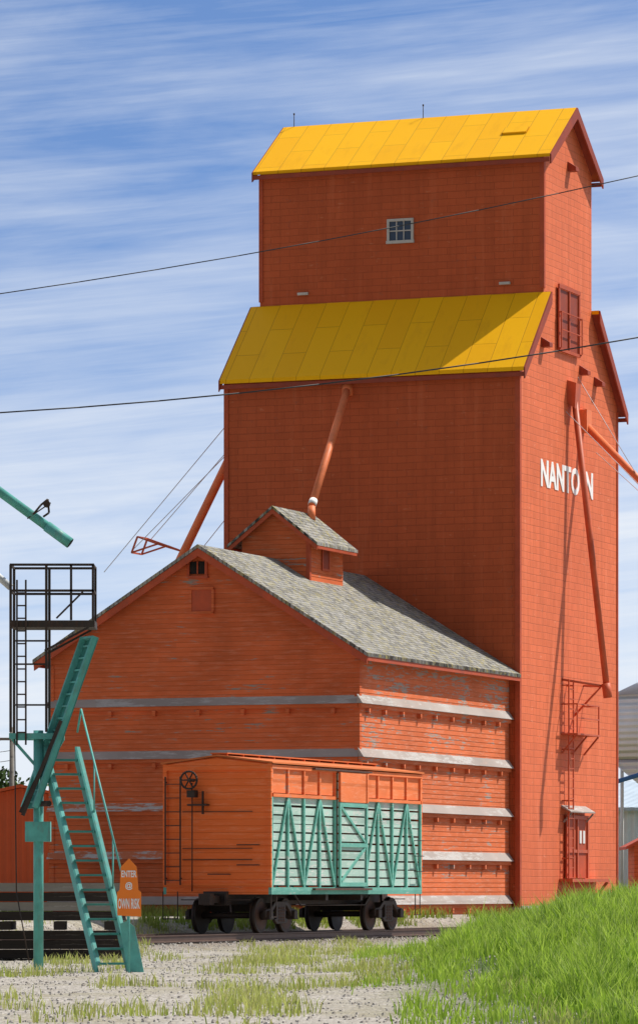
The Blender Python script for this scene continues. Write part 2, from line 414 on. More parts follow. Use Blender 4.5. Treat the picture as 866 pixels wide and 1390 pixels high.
dr=bpy.data.objects.new('door',None);col.objects.link(dr);dr.parent=el;dr.location=(U1-O[0],131.5-O[1],17.9-O[2])
b=MB();b.box(.002,.05,-.95,.95,0,1.85);b.obj('door_panel',dr,M['maroon'],'dark red loft door')
b=MB()
for y0,y1 in((-1.06,-.95),(.95,1.06),(-.04,.04)):b.box(.052,.1,y0,y1,0,1.85)
b.box(.052,.11,-1.06,1.06,1.86,1.98);b.box(.052,.11,-1.06,1.06,-.1,-.003)
for z in(.55,1.1):b.box(.15,.18,-1.05,1.05,z,z+.03)
for y in(-1.05,1.01):b.box(.15,.18,y,y+.04,0,1.12);b.box(.05,.15,y,y+.04,1.08,1.12);b.box(.05,.15,y,y+.04,-.05,0.0)
b.obj('door_frame',dr,M['trim'])
d2=bpy.data.objects.new('door',None);col.objects.link(d2);d2.parent=el;d2.location=(U1-O[0],132.3-O[1],1.4-O[2]);d2['label']='red loading door with two small panes'
b=MB();b.box(.002,.06,-1.0,1.0,0,1.85);b.obj('door_panel',d2,M['trim'])
b=MB()
for y0,y1 in((-1.12,-1.0),(1.0,1.12),(-.05,.05)):b.box(.062,.11,y0,y1,0,1.85)
b.box(.062,.12,-1.12,1.12,1.852,1.97);b.box(.062,.1,-1,-.05,.8,.9);b.box(.062,.1,.05,1,.8,.9)
b.obj('door_frame',d2,M['pipered'])
b=MB();b.box(.062,.08,.25,.45,1.1,1.5);b.box(.062,.08,.6,.8,1.1,1.5);b.each('pane',d2,M['white'])
b=MB();b.prism([(0.003,-1.4,2.22),(.32,-1.4,2.05),(.32,-1.4,2.09),(.003,-1.4,2.28)],(0,2.5,0))
b.beam((.02,-1.2,1.75),(.28,-1.2,2.03),.05,.05);b.beam((.02,1.0,1.75),(.28,1.0,2.03),.05,.05)
b.obj('canopy',d2,M['ledge'])
b=MB();b.box(.01,.45,-1.6,2.2,-.12,-.02)
for y in(-1.5,2.1):b.beam((.02,y,-.6),(.40,y,-.12),.08,.08)
b.obj('step',d2,M['pipered'])
def text_mesh(txt,w,h,t,bold=.02):
    cu=bpy.data.curves.new('t','FONT');cu.body=txt;cu.offset=bold;cu.extrude=.01;cu.resolution_u=3
    ob=bpy.data.objects.new('t',cu);col.objects.link(ob);bpy.context.view_layer.update()
    me=bpy.data.meshes.new_from_object(ob.evaluated_get(bpy.context.evaluated_depsgraph_get()));bpy.data.objects.remove(ob)
    X=[v.co.x for v in me.vertices];Y=[v.co.y for v in me.vertices]
    x0,x1,y0,y1=min(X),max(X),min(Y),max(Y)
    for v in me.vertices:
        v.co=((v.co.x-x0)/(x1-x0)*w,(v.co.y-y0)/(y1-y0)*h,(v.co.z)*t/.01)
    return me
me=text_mesh('NANTO  N',5.2,.86,.008,.030);me.materials.clear();me.materials.append(M['bright'])
lt=bpy.data.objects.new('lettering',me);col.objects.link(lt);lt.parent=el
lt.location=(U1+.012-O[0],128.90-O[1],13.45-O[2]);lt.rotation_euler=(math.pi/2,0,math.pi/2);lt['label']='white painted capital letters NANTON'
b=MB(O);b.tube([(-48.75,126.85,16.45),(-48.02,122.0,12.42),(-47.98,121.9,12.0)],.115,14)
b.cyl((-48.75,126.86,16.25),(-48.75,126.86,16.6),.17,14)
b.obj('grain_spout',el,M['pipe'],'orange pipe running down to the annex cupola')
b=MB(O);b.cyl((-48.055,122.24,12.62),(-48.03,122.05,12.46),.125,14);b.obj('spout_collar',el,M['white'])
b=MB(O);b.tube([(-52.8,130,17.0),(-56.6,130,9.9),(-56.6,130,9.3)],.14,14)
b.cyl((-52.8,130,16.9),(-52.9,130,17.2),.25,14)
b.obj('grain_spout',el,M['pipe'],'orange side pipe')
b=MB(O)
for p in((-57.2,130.4),(-57.2,129.6)):
    b.beam((p[0]+.9,p[1],12.1),(p[0],p[1],11.85),.05,.05);b.beam((p[0]+.9,p[1],12.1),(p[0]+.2,p[1],12.35),.05,.05);b.beam((p[0],p[1],11.85),(p[0]+.2,p[1],12.35),.05,.05)
    b.beam((p[0]+.9,p[1],12.1),(-55.55,130,11.85),.05,.05)
b.beam((-57.2,130.4,11.85),(-57.2,129.6,11.85),.05,.05);b.beam((-57.0,130.4,12.35),(-57.0,129.6,12.35),.05,.05)
b.obj('spout_bracket',el,M['pipered'])
b=MB(O)
for a,c in(((-52.9,129.2,15.6),(-57.2,129.6,11.9)),((-52.9,129.4,15.9),(-56.9,130.4,12.3)),((-52.9,131,14.8),(-56.2,130,10.5)),((-52.9,128,16.),(-57.9,129,11.2))):
    b.cyl(a,c,.013,5)
b.each('guy_wire',el,M['galv'])
b=MB(O);b.cyl((U1+.13,131.75,16.75),(-42.02,132.0,7.2),.10,16)
b.cyl((-42.06,131.99,7.5),(-42.0,132.0,7.05),.14,14)
b.prism([(U1,131.5,17.0),(U1+.3,131.5,16.9),(U1+.26,131.5,16.1),(U1,131.5,16.3)],(0,.5,0))
b.obj('grain_spout',el,M['pipered'],'dark red straight loading spout down the trackside wall')
b=MB(O);b.cyl((U1,133.0,15.85),(-39.2,133.0,11.8),.12,14);b.cyl((-39.2,133.0,11.83),(-39.2,133.0,11.0),.12,14)
b.box(U1,U1+.25,132.75,133.25,15.5,16.2)
b.obj('grain_spout',el,M['pipe'],'orange spout reaching out over the track')
b=MB(O)
b.cyl((U1,132.6,17.2),(-41.0,133,13.5),.012,5)
b.cyl((U1,134.5,15.0),(-39.2,133,11.7),.012,5);b.cyl((U1,131.4,16.),(-39.2,133,11.7),.012,5)
b.each('guy_wire',el,M['galv'])
b=MB(O);q=U1+.5
b.box(U1+.01,q+.05,130.9,133.2,5.87,5.92)
for v in(130.95,132,133.15):
    b.beam((U1+.02,v,5.3),(q,v,5.86),.05,.05)
for v in(130.92,133.12):
    b.box(q,q+.04,v,v+.04,5.93,6.85)
b.box(q,q+.04,130.965,133.115,6.81,6.85);b.box(q,q+.04,130.965,133.115,6.38,6.42)
for v in(130.92,133.12): b.box(U1+.01,q-.002,v,v+.04,6.81,6.85)
b.obj('balcony',el,M['pipered'])
b=MB(O)
for v in(131.0,131.45):b.box(U1+.2,U1+.24,v,v+.04,1.2,7.6)
for i in range(20):b.box(U1+.205,U1+.235,131.04,131.45,1.4+i*.31,1.43+i*.31)
for z in(2,3.8,5.4,7.4):
    for v in(131.0,131.45):b.box(U1+.002,U1+.2,v,v+.04,z,z+.04)
b.obj('ladder',el,M['pipered'])
b=MB(O);b.cyl((U1,131,7.6),(-42.05,132.1,7.4),.035,8);b.cyl((U1,133.2,7.5),(-42.05,131.9,7.4),.035,8)
b.cyl((-42.3,132.2,7.4),(U1,132.2,6.5),.035,8);b.obj('spout_arm',el,M['pipered'])
for v,z in((129.1,17.75),(132.9,17.3),(134.4,17.1),(131.7,23.55)):
    b=MB(O);b.prism([(U1,v-.15,z),(U1+.28,v-.15,z),(U1+.28,v-.15,z+.12),(U1,v-.15,z+.3)],(0,.3,0));b.obj('bracket',el,M['maroon'])
for u in(-52.4,-48.0):
    b=MB(O);b.cyl((u,131.6,25.5),(u,131.6,25.95),.012,6);b.cyl((u,131.6,25.9),(u,131.6,25.96),.025,6);b.obj('lightning_rod',el,M['iron'])
b=MB(O);zz=rz-su*1.35+.11
b.prism([(-44.9,130.25,zz+.01),(-44.1,130.25,zz+.01),(-44.1,130.55,zz+.01+su*.3),(-44.9,130.55,zz+.01+su*.3)],(0,-.02,.05));b.obj('roof_hatch',el,M['yellow'])
for u in(-51.3,-44.6):
    b=MB(O);b.box(u,u+.35,129.1,129.19,19.75,19.83);b.obj('roof_vent',el,M['greyframe'])
b=MB(O);b.box(-52.9,-43.12,126.8,126.88,.1,.5);b.box(-43.17,-43.1,126.9,136.8,.1,.55);b.each('foundation',el,M['ledge'])

# ------------------------------------------------------------------ annex
O=(-48.2,120.5,.15)
an=uvthing('grain_annex','low peeling orange-red wooden storage annex with grey shingle roof','storage building',O)
A0,A1,VF,VB=-52.89,-43.5,114.1,126.86
sa=(10.6-7.7)/4.695;mid=-48.195
b=MB(O)
b.py([(A0,.1),(A0,7.7),(mid,10.6),(A1,7.7),(A1,.1)],VF,VB)
o=b.obj('wall',an,[M['annex'],M['annex_side']])
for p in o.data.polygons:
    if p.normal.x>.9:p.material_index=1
b=MB(O)
for sg in(-1,1):
    e=mid+sg*5.08;ze=10.61-sa*5.08
    b.py([(mid,10.61),(mid,10.71),(e,ze+.10),(e,ze)],VF-.36,VB)
b.obj('roof',an,M['shingle'],'weathered grey wooden shingle gable roof')
b=MB(O)
for sg in(-1,1):
    e=mid+sg*5.05;ze=10.6-sa*5.05
    b.py([(mid,10.6),(e,ze),(e,ze-.22),(mid,10.38)],VF-.33,VF-.28)
    b.box(e-.03,e+.01,VF-.28,VB,ze-.12,ze-.004)
b.each('fascia',an,M['trim'])
b=MB(O)
b.box(A1-.13,A1+.03,VF-.03,VF+.13,.12,7.4);b.box(A0-.03,A0+.13,VF-.03,VF+.13,.12,7.4)
b.each('corner_trim',an,M['annex'])
for i,z in enumerate((6.2,4.72,3.25,1.9,.62)):
    b=MB(O)
    b.py([(A1+.003,z+.25),(A1+.17,z),(A1+.003,z)],VF-.17 if i==0 else VF-.1,VB-.02)
    b.box(A1+.003,A1+.09,VF-.08,VB-.05,z-.12,z-.004,1)
    for k in range(9):
        v=VF+.45+k*1.4+random.uniform(-.1,.1);b.box(A1+.003,A1+.11,v,v+.09,z-.26,z-.121,1)
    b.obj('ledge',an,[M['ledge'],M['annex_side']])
    b=MB(O)
    b.px([(VF-.003,z+.23),(VF-.16,z),(VF-.003,z)],A0-.05,A1+.0)
    b.box(A0,A1-.01,VF-.09,VF-.003,z-.12,z-.004,1)
    if i<2:
        for k in range(7):
            u=A0+.5+k*1.35;b.box(u,u+.1,VF-.12,VF-.003,z-.28,z-.121,1)
    b.obj('ledge',an,[(M['ledge'],M['ledge'],M['ledgered'],M['ledgered'],M['ledge'])[i],M['annex']])
b=MB(O);b.box(-48.57,-48.1,VF-.02,VF-.002,9.9,10.25)
b.obj('vent',an,M['dark'])
b=MB(O)
b.box(-48.64,-48.57,VF-.07,VF-.002,9.85,10.3);b.box(-48.1,-48.03,VF-.07,VF-.002,9.85,10.3);b.box(-48.6,-48.0,VF-.09,VF-.002,9.77,9.85)
b.prism([(-48.75,VF-.003,10.25),(-48.33,VF-.003,10.48),(-47.92,VF-.003,10.25),(-47.92,VF-.003,10.33),(-48.33,VF-.003,10.56),(-48.75,VF-.003,10.33)],(0,-.16,0))
b.box(-48.35,-48.31,VF-.05,VF-.021,9.9,10.25);b.obj('vent_frame',an,M['trim'])
b=MB(O);b.box(-48.5,-47.9,VF-.05,VF-.002,8.85,9.45);b.obj('hatch',an,M['trim'])
b=MB(O);b.box(-48.56,-47.84,VF-.08,VF-.002,9.451,9.53);b.box(-48.56,-47.84,VF-.08,VF-.002,8.77,8.849)
b.box(-48.58,-48.501,VF-.07,VF-.002,8.85,9.45);b.box(-47.899,-47.82,VF-.07,VF-.002,8.85,9.45)
b.each('hatch_frame',an,M['annex'])
cu=bpy.data.objects.new('cupola',None);col.objects.link(cu);cu.parent=an;cu.location=(-48.2-O[0],120.95-O[1],9.9-O[2])
b=MB()
b.py([(-1.06,-.6),(-1.06,1.42),(0,2.25),(1.06,1.42),(1.06,-.6)],-1.35,1.35)
b.obj('cupola_wall',cu,M['cup'])
b=MB();sc_=(2.25-1.42)/1.06
for sg in(-1,1):
    e=sg*1.42;ze=2.26-sc_*1.42
    b.py([(0,2.26),(0,2.34),(e,ze+.08),(e,ze)],-1.65,1.65)
b.obj('cupola_roof',cu,M['shingle'])
b=MB()
for sg in(-1,1):
    e=sg*1.4;ze=2.25-sc_*1.4
    b.py([(0,2.25),(e,ze),(e,ze-.14),(0,2.11)],-1.62,-1.58);b.box(e-.03,e+.01,-1.58,1.6,ze-.10,ze-.004)
b.box(.96,1.08,-1.37,-1.25,-.5,1.4)
b.each('fascia',cu,M['trim'])
b=MB();b.box(1.062,1.08,-.35,.15,.55,1.15);b.obj('cupola_window',cu,M['maroon'])
b=MB();b.box(1.081,1.1,-.41,-.33,.5,1.2);b.box(1.081,1.1,.13,.21,.5,1.2);b.box(1.081,1.1,-.33,.13,1.12,1.2);b.box(1.081,1.1,-.33,.13,.5,.57);b.obj('window_frame',cu,M['trim'])

# ------------------------------------------------------------------ rail track
O=(-40.74,110,-.17)
tk=uvthing('railway_track','rusty steel railway track on old wooden sleepers','railway track',O)
for du in(-.7525,.7525):
    b=MB(O);u=O[0]+du
    b.py([(u-.07,-.17),(u+.07,-.17),(u+.07,-.15),(u+.012,-.135),(u+.012,-.04),(u+.036,-.03),(u+.036,0),(u-.036,0),(u-.036,-.03),(u-.012,-.04),(u-.012,-.135),(u-.07,-.15)],60,190)
    b.obj('rail',tk,M['rail'])
b=MB(O)
for i in range(210):
    v=62+i*.6+random.uniform(-.03,.03);b.box(O[0]-1.3+random.uniform(-.05,.05),O[0]+1.3,v,v+.22,-.4,-.172)
o=b.obj('sleepers',tk,M['tie']);o['kind']='stuff'

# ------------------------------------------------------------------ stock car
O=(-40.74,102.56,0)
bc=uvthing('stock_car','old wooden livestock railcar, orange end and weathered teal slatted side','railcar',O)
hw,hl=1.4,5.2
b=MB()
b.box(-1.3,1.3,-5.1,5.1,.94,1.02);b.box(-.25,.25,-5.35,5.35,.68,.94)
for x in(-.95,.95):b.cyl((x,-2.2,.66),(x,2.2,.66),.018,6)
for y in(-1.2,1.2):b.box(-1.25,1.25,y-.08,y+.08,.78,.94)
for x in(-.95,.95):
    for y in(-2.2,2.2):b.beam((x,y,.66),(x,y*1.2,.94),.035,.035)
b.obj('underframe',bc,M['iron'])
b=MB()
for x in(-hw,hw-.08):b.box(x,x+.08,-hl,hl,.93,1.1)
b.each('side_sill',bc,M['tealp'])
b=MB()
for y in(-hl,hl-.1):b.box(-hw+.08,hw-.08,y,y+.1,.93,1.1)
b.each('end_sill',bc,M['carend'])
for y0,y1 in((-hl+.02,-hl+.09),(hl-.09,hl-.02)):
    b=MB();b.py([(-hw+.03,1.103),(hw-.03,1.103),(hw-.03,4.05),(0,4.22),(-hw+.03,4.05)],y0,y1);b.obj('car_end',bc,M['carend'])
for y in(-1,1):
    b=MB()
    ya,yb=(-hl-.03,-hl+.018) if y<0 else (hl-.018,hl+.03)
    b.box(-hw,-hw+.10,ya,yb,1.1,4.05);b.box(hw-.10,hw,ya,yb,1.1,4.05)
    b.box(-hw+.10,hw-.10,ya,yb,1.1,1.2)
    b.py([(-hw+.10,3.9),(hw-.10,3.9),(hw-.10,4.03),(0,4.19),(-hw+.10,4.03)],ya,yb)
    b.obj('end_frame',bc,M['carend'])
b=MB()
ya=-hl-.06
for z in(1.75,2.02,2.9):b.box(-.9,.9,ya+.045,-hl+.019,z,z+.015)
b.each('end_strap',bc,M['rust'])
b=MB();b.py([(-hw-.05,4.05),(0,4.23),(hw+.05,4.05),(hw+.05,4.09),(0,4.27),(-hw-.05,4.09)],-hl-.05,hl+.05);b.obj('roof',bc,M['carroof'])
b=MB();b.box(-.22,.22,-hl+.1,hl-.1,4.295,4.32)
for i in range(11):b.box(-.2,.2,-hl+.15+i*1.0,-hl+.21+i*1.0,4.25,4.294)
b.obj('running_board',bc,M['carroof'])
b=MB();b.box(-1.3,1.3,-5.05,5.05,1.03,1.08);b.obj('floor',bc,M['inside'])
doorhalf=.92
for sx in(-1,1):
    def X(a,c):return (min(sx*a,sx*c),max(sx*a,sx*c))
    b=MB()
    x0,x1=X(hw-.10,hw-.06)
    z=1.14
    while z<3.28:
        for (ya,yb) in((-hl+.1,-doorhalf-.03),(doorhalf+.03,hl-.1)):
            j=random.uniform(-.012,.012)
            b.box(x0,x1,ya,yb,z+j,z+.175+j)
        z+=.215
    b.obj('slatted_side',bc,M['tealw'])
    b=MB();x0,x1=X(hw-.11,hw-.05)
    b.box(x0,x1,-hl+.1,-doorhalf-.03,3.36,4.02);b.box(x0,x1,doorhalf+.03,hl-.1,3.36,4.02)
    b.each('upper_board',bc,M['carband'])
    b=MB();x0,x1=X(hw-.058,hw+.01)
    b.box(x0,x1,-hl+.02,hl-.02,3.93,4.025)
    for (ya,yb) in((-hl+.1,-doorhalf),(doorhalf,hl-.1)):
        b.box(x0,x1,ya,yb,3.26,3.34)
    b.each('belt_rail',bc,M['carband'])
    xa,xb=X(hw-.055,hw+.0)
    ysL=[-hl+.06+i*(hl-doorhalf-.12)/4 for i in range(5)]
    b1=MB();b2=MB()
    for s2 in(-1,1):
        b=MB()
        for q in ysL:
            y=-s2*q
            b.box(xa,xb,y-.045,y+.045,1.102,3.255)
            b1.box(xa,xb,y-.04,y+.04,3.343,3.925)
        for k in range(4):
            y_in=-ysL[k+1]+.05;y_out=-ysL[k]-.05
            if k%2: y_in,y_out=y_out,y_in
            b2.beam((sx*(hw-.02),s2*y_out,1.16),(sx*(hw-.02),s2*y_in,3.2),.045,.065,up=(0,0,1))
        b.each('side_post',bc,M['tealp'])
    b1.each('upper_post',bc,M['carband'])
    b2.each('diagonal_brace',bc,M['tealp'])
    b=MB();x0,x1=X(hw+.015,hw+.05);z=1.16
    while z<3.9:
        b.box(x0,x1,-doorhalf+.0,doorhalf+.12,z,z+.175);z+=.215
    b.obj('door',bc,[M['tealw']],'sliding slatted stock door')
    b=MB();x0,x1=X(hw+.052,hw+.09)
    b.box(x0,x1,-doorhalf,-doorhalf+.10,1.12,3.2);b.box(x0,x1,doorhalf,doorhalf+.10,1.12,3.2)
    for z in(1.12,2.1,3.09):b.box(x0,x1,-doorhalf+.10,doorhalf,z,z+.10)
    b.beam((sx*(hw+.07),-doorhalf+.14,1.25),(sx*(hw+.07),doorhalf-.05,2.08),.035,.065)
    b.beam((sx*(hw+.07),doorhalf-.05,2.23),(sx*(hw+.07),-doorhalf+.14,3.08),.035,.065)
    b.obj('door_frame',bc,M['tealp'])
    b=MB();x0,x1=X(hw+.052,hw+.085)
    b.box(x0,x1,-doorhalf-.01,doorhalf+.13,3.21,3.95);x0,x1=X(hw+.087,hw+.11)
    b.box(x0,x1,-doorhalf,-doorhalf+.1,3.22,3.94);b.box(x0,x1,doorhalf,doorhalf+.1,3.22,3.94)
    b.obj('door_patch',bc,M['carband'])
    b=MB();x0,x1=X(hw+.02,hw+.10);b.box(x0,x1,-2.6,1.3,3.965,4.005);b.box(x0,x1,-2.6,1.3,1.03,1.08);b.each('door_track',bc,M['rust'])
b=MB();y=-hl-.12
for x in(-1.32,-.93):b.box(x,x+.03,y,y+.03,1.15,3.75)
for i in range(8):b.box(-1.29,-.93,y+.005,y+.025,1.25+i*.33,1.27+i*.33)
for z in(1.3,3.6):
    for x in(-1.32,-.93):b.box(x,x+.03,y+.03,-hl-.031,z,z+.03)
b.obj('ladder',bc,M['iron'])
for (x,z) in((.55,1.62),(.55,2.1),(-.2,1.4)):
    b=MB();b.box(x,x+.55,y,y+.02,z,z+.025);b.box(x,x+.02,y+.02,-hl-.001,z,z+.02);b.box(x+.53,x+.55,y+.02,-hl-.001,z,z+.02);b.obj('grab_iron',bc,M['iron'])
b=MB();b.box(-1.38,-1.36,-hl-.1,-hl-.08,.35,1.0);b.box(-1.0,-.98,-hl-.1,-hl-.08,.35,1.0);b.box(-1.38,-.98,-hl-.1,-hl-.08,.33,.36);b.obj('stirrup',bc,M['iron'])
b=MB();b.box(hw-.05,hw-.03,-hl+.05,-hl+.07,.4,.93);b.box(hw-.05,hw-.03,-hl+.4,-hl+.42,.4,.93);b.box(hw-.05,hw-.03,-hl+.05,-hl+.42,.38,.4);b.obj('stirrup',bc,M['iron'])
b=MB();b.box(hw-.05,hw-.03,hl-.4,hl-.38,.4,.93);b.box(hw-.05,hw-.03,hl-.05,hl-.03,.4,.93);b.box(hw-.05,hw-.03,hl-.4,hl-.03,.38,.4);b.obj('stirrup',bc,M['iron'])
for z in(1.5,1.9,2.3):
    b=MB();b.box(hw+.1,hw+.12,hl-.6,hl-.15,z,z+.02);b.box(hw,hw+.1,hl-.6,hl-.58,z,z+.02);b.box(hw,hw+.1,hl-.17,hl-.15,z,z+.02);b.obj('grab_iron',bc,M['iron'])
b=MB();c=(-.6,-hl-.32,3.66)
b.ring(c,(0,1,0),.21,.026);b.cyl((c[0],c[1]-.03,c[2]),(c[0],-hl-.02,c[2]),.04,8)
for i in range(6):
    t=i*math.pi/3;b.cyl(c,(c[0]+.21*math.cos(t),c[1],c[2]+.21*math.sin(t)),.018,6)
b.cyl((-.6,-hl-.12,3.6),(-.6,-hl-.12,1.0),.015,6);b.box(-.70,-.50,-hl-.22,-hl-.001,3.25,3.42);b.box(-.35,-.32,-hl-.13,-hl-.05,2.85,3.4);b.box(-.7,-.2,-hl-.2,-hl-.001,3.05,3.09)
b.obj('brake_wheel',bc,M['iron'])
for s2 in(-1,1):
    b=MB()
    b.box(-.12,.12,min(s2*(hl+.1),s2*(hl+.62)),max(s2*(hl+.1),s2*(hl+.62)),.72,.90)
    b.box(-.15,.15,min(s2*(hl+.55),s2*(hl+.8)),max(s2*(hl+.55),s2*(hl+.8)),.68,.95);b.box(-.3,.3,min(s2*hl,s2*(hl+.15)),max(s2*hl,s2*(hl+.15)),.66,1.0)
    b.cyl((.35,s2*(hl+.05),.75),(.5,s2*(hl+.35),.5),.02,8)
    b.cyl((-.9,s2*(hl+.1),.8),(.9,s2*(hl+.1),.8),.015,6)
    b.obj('coupler',bc,M['iron'],bevel=.01)
def wheel(par,x,y):
    b=MB();s2=1 if x>0 else -1
    b.cyl((x-s2*.055,y,.42),(x-s2*.03,y,.42),.45,28);b.cyl((x-s2*.03,y,.42),(x+s2*.07,y,.42),.42,28,.415)
    b.cyl((x+s2*.071,y,.42),(x+s2*.075,y,.42),.34,28,mi=1);b.cyl((x+s2*.075,y,.42),(x+s2*.14,y,.42),.11,16)
    return b.obj('wheel',par,[M['iron'],M['rust']])
for cy in(-3.65,3.75):
    t=bpy.data.objects.new('truck',None);col.objects.link(t);t.parent=bc;t.location=(0,cy,0)
    for wy in(-.8,.8):
        for x in(-.7525,.7525):wheel(t,x,wy)
        b=MB();b.cyl((-.75,wy,.42),(.75,wy,.42),.07,12);b.obj('axle',t,M['iron'])
    for sx in(-1,1):
        b=MB();xa=sx*.99
        top=[(-1.0,.38),(-1.0,.56),(-.66,.60),(-.38,.76),(.38,.76),(.66,.60),(1.0,.56),(1.0,.38),(.70,.38),(.58,.5),(.34,.66),(.28,.66),(.28,.36),(.45,.32),(.3,.22),(-.3,.22),(-.45,.32),(-.28,.36),(-.28,.66),(-.34,.66),(-.58,.5),(-.70,.38)]
        b.px(top,xa-.04,xa+.04);b.obj('side_frame',t,M['iron'],bevel=.01)
        b=MB()
        for yy in(-.14,0,.14):
            b.cyl((xa,yy,.26),(xa,yy,.64),.05,10)
            for q in range(5):b.cyl((xa,yy,.29+q*.075),(xa,yy,.312+q*.075),.068,10)
        b.obj('spring',t,M['rust'])
        for yy in(-.8,.8):
            b=MB();b.box(xa-.11,xa+.11,yy-.12,yy+.12,.32,.54);b.obj('journal_box',t,M['iron'],bevel=.015)
    b=MB();b.box(-1.0,1.0,-.15,.15,.5,.72);b.obj('bolster',t,M['iron'])

# ------------------------------------------------------------------ loading platform with stairs
O=(-4.6,75,hgt(-4.6,75))
lp=thing('loading_platform','teal steel tank-car loading stand with stairs, raised gangway and iron cage','loading platform',O)
b=MB(O)
b.cyl((-4.76,75,-.4),(-4.76,75,3.75),.085,16)
b.box(-4.98,-4.55,74.87,75.13,1.86,2.2)
b.obj('post',lp,M['teal'])
b=MB(O)
b.box(-5.25,-4.35,74.86,74.94,3.6,3.70);b.box(-5.25,-4.35,75.5,75.58,3.6,3.70)
for x in(-5.25,-4.9,-4.55):b.box(x,x+.08,74.942,75.498,3.61,3.69)
b.beam((-4.76,75,2.9),(-4.35,75.0,3.6),.07,.07)
b.beam((-4.76,75,3.1),(-5.2,75.0,3.6),.05,.05)
b.obj('crossbeam',lp,M['teal'])
b=MB(O)
y0,y1=74.9,75.75
legs=[(-5.225,y0),(-5.225,y1),(-4.62,y0),(-4.62,y1)]
for x,y in legs:b.box(x-.022,x+.022,y-.022,y+.022,3.72,6.56)
for x,y in((-3.83,y0),(-3.83,y1),(-4.2,y0)):b.box(x-.02,x+.02,y-.02,y+.02,5.62,6.56)
b.box(-5.23,-3.8,y0-.02,y1+.02,5.50,5.615)
for y in(y0,y1):
    for z in(6.54,6.1):b.box(-5.2 if z<6.3 else -5.24,-3.81,y-.02,y+.02,z,z+.04)
for x in(-5.225,-3.83):
    for z in(6.54,6.1):b.box(x-.018,x+.018,y0+.02,y1-.02,z+.002,z+.035)
b.beam((-4.65,y0,5.1),(-3.9,y0,5.5),.035,.035);b.beam((-4.65,y1,5.1),(-3.9,y1,5.5),.035,.035)
b.beam((-4.45,y0,5.65),(-4.0,y0,6.1),.03,.03)
for z in(4.2,4.9,5.3):b.box(-5.2,-4.64,y1-.015,y1+.015,z,z+.03)
b.obj('cage',lp,M['iron'])
b=MB(O)
for x in(-5.13,-4.98):b.box(x-.0,x+.03,y0-.06,y0-.03,3.5,6.3)
for i in range(12):b.box(-5.1,-4.98,y0-.055,y0-.035,3.7+i*.215,3.725+i*.215)
b.obj('ladder',lp,M['iron'])
A=Vector((-4.97,75.1,2.42));B=Vector((-3.97,75.1,5.27));wd=Vector((.24,-.42,0))
d=(B-A).normalized();nrm=wd.cross(d).normalized()
if nrm.x>0:nrm=-nrm
b=MB(O)
th=nrm*.02
b.prism([A,A+wd,A+wd+th,A+th],B-A,1)
for q in(Vector((0,0,0)),wd):
    k=wd.normalized()*(.05 if q.length==0 else -.05)
    b.prism([A+q+th*1.1,A+q+k+th*1.1,A+q+k+nrm*.12,A+q+nrm*.12],B-A,0)
for i in range(14):
    p=A+(B-A)*((i+.5)/14)+nrm*.035;b.beam(p+wd*.12,p+wd*.88,.03,.03,mi=0)
e=B
b.prism([e+nrm*.0,e+wd+nrm*.0,e+wd+nrm*.12,e+nrm*.12],d*.04)
b.obj('gangway',lp,[M['teal'],M['teald']])
b=MB(O);b.beam((-5.05,74.85,2.35),(-4.5,74.85,3.5),.05,.07);b.beam((-5.0,74.6,2.3),(-4.35,74.55,3.9),.05,.06);b.cyl((-4.9,75.2,2.5),(-4.55,74.5,2.5),.05,10)
b.obj('gangway_pivot',lp,M['iron'])
TL=Vector((-4.68,75.0,3.35));BL=Vector((-3.68,72.9,-.32));wv=Vector((.53,.16,0))
b=MB(O)
dd=(BL-TL)
for q,f in((Vector((0,0,0)),1),(wv,1)):
    b.prism([TL+q+Vector((0,0,-.15)),TL+q+Vector((.03,0,-.15)),TL+q+Vector((.03,0,.13)),TL+q+Vector((0,0,.13))],dd)
    for zz in(-.15,.11):
        b.prism([TL+q+Vector((.031,0,zz)),TL+q+Vector((.085,.02,zz)),TL+q+Vector((.085,.02,zz+.02)),TL+q+Vector((.031,0,zz+.02))],dd)
b.each('stringer',lp,M['teal'])
b=MB(O);N=15
for i in range(N):
    p=TL+dd*((i+.5)/N)
    b.prism([p+Vector((.09,-.14,0)),p+wv+Vector((-.001,-.14,0)),p+wv+Vector((-.001,.14,0)),p+Vector((.09,.14,0))],(0,0,.035))
b.each('stair_tread',lp,M['teald'])
b=MB(O)
q=wv+Vector((.06,0,0));hh=.95
b.tube([TL+q+dd*-.02+Vector((0,0,.3)),TL+q+dd*.05+Vector((0,0,hh)),TL+q+dd*.9+Vector((0,0,hh)),TL+q+dd*.97+Vector((0,0,.1))],.018,8)
for f in(.3,.65):b.cyl(TL+q+dd*f,TL+q+dd*f+Vector((0,0,hh)),.014,8)
b.obj('handrail',lp,M['teal'])
b=MB(O);b.prism([BL+wv+Vector((-.02,-.05,0)),BL+wv+Vector((.26,-.05,.0)),BL+wv+Vector((.10,.0,.75)),BL+wv+Vector((-.02,.0,.85)),BL+wv+Vector((-.14,0,.8))],(0,.04,0));b.obj('foot_plate',lp,M['teal'])
b=MB(O);b.tube([(-5.15,74.8,3.6),(-5.12,74.8,1.0),(-4.9,74.8,-.2)],.012,6);b.obj('hanging_cable',lp,M['iron'])
fx,fy=-3.12,72.6
sg_=thing('warning_sign','orange pointed warning sign lettered ENTER @ OWN RISK beside stair','sign',(fx,fy,-.3))
b=MB()
pts=[(-.19,.92),(.20,.90),(.20,1.30),(.155,1.34),(.125,1.72),(.0,1.86),(-.135,1.72),(-.155,1.34),(-.20,1.30)]
b.prism([(x,0,z) for x,z in pts],(0,.015,0));b.obj('panel',sg_,M['sign'])
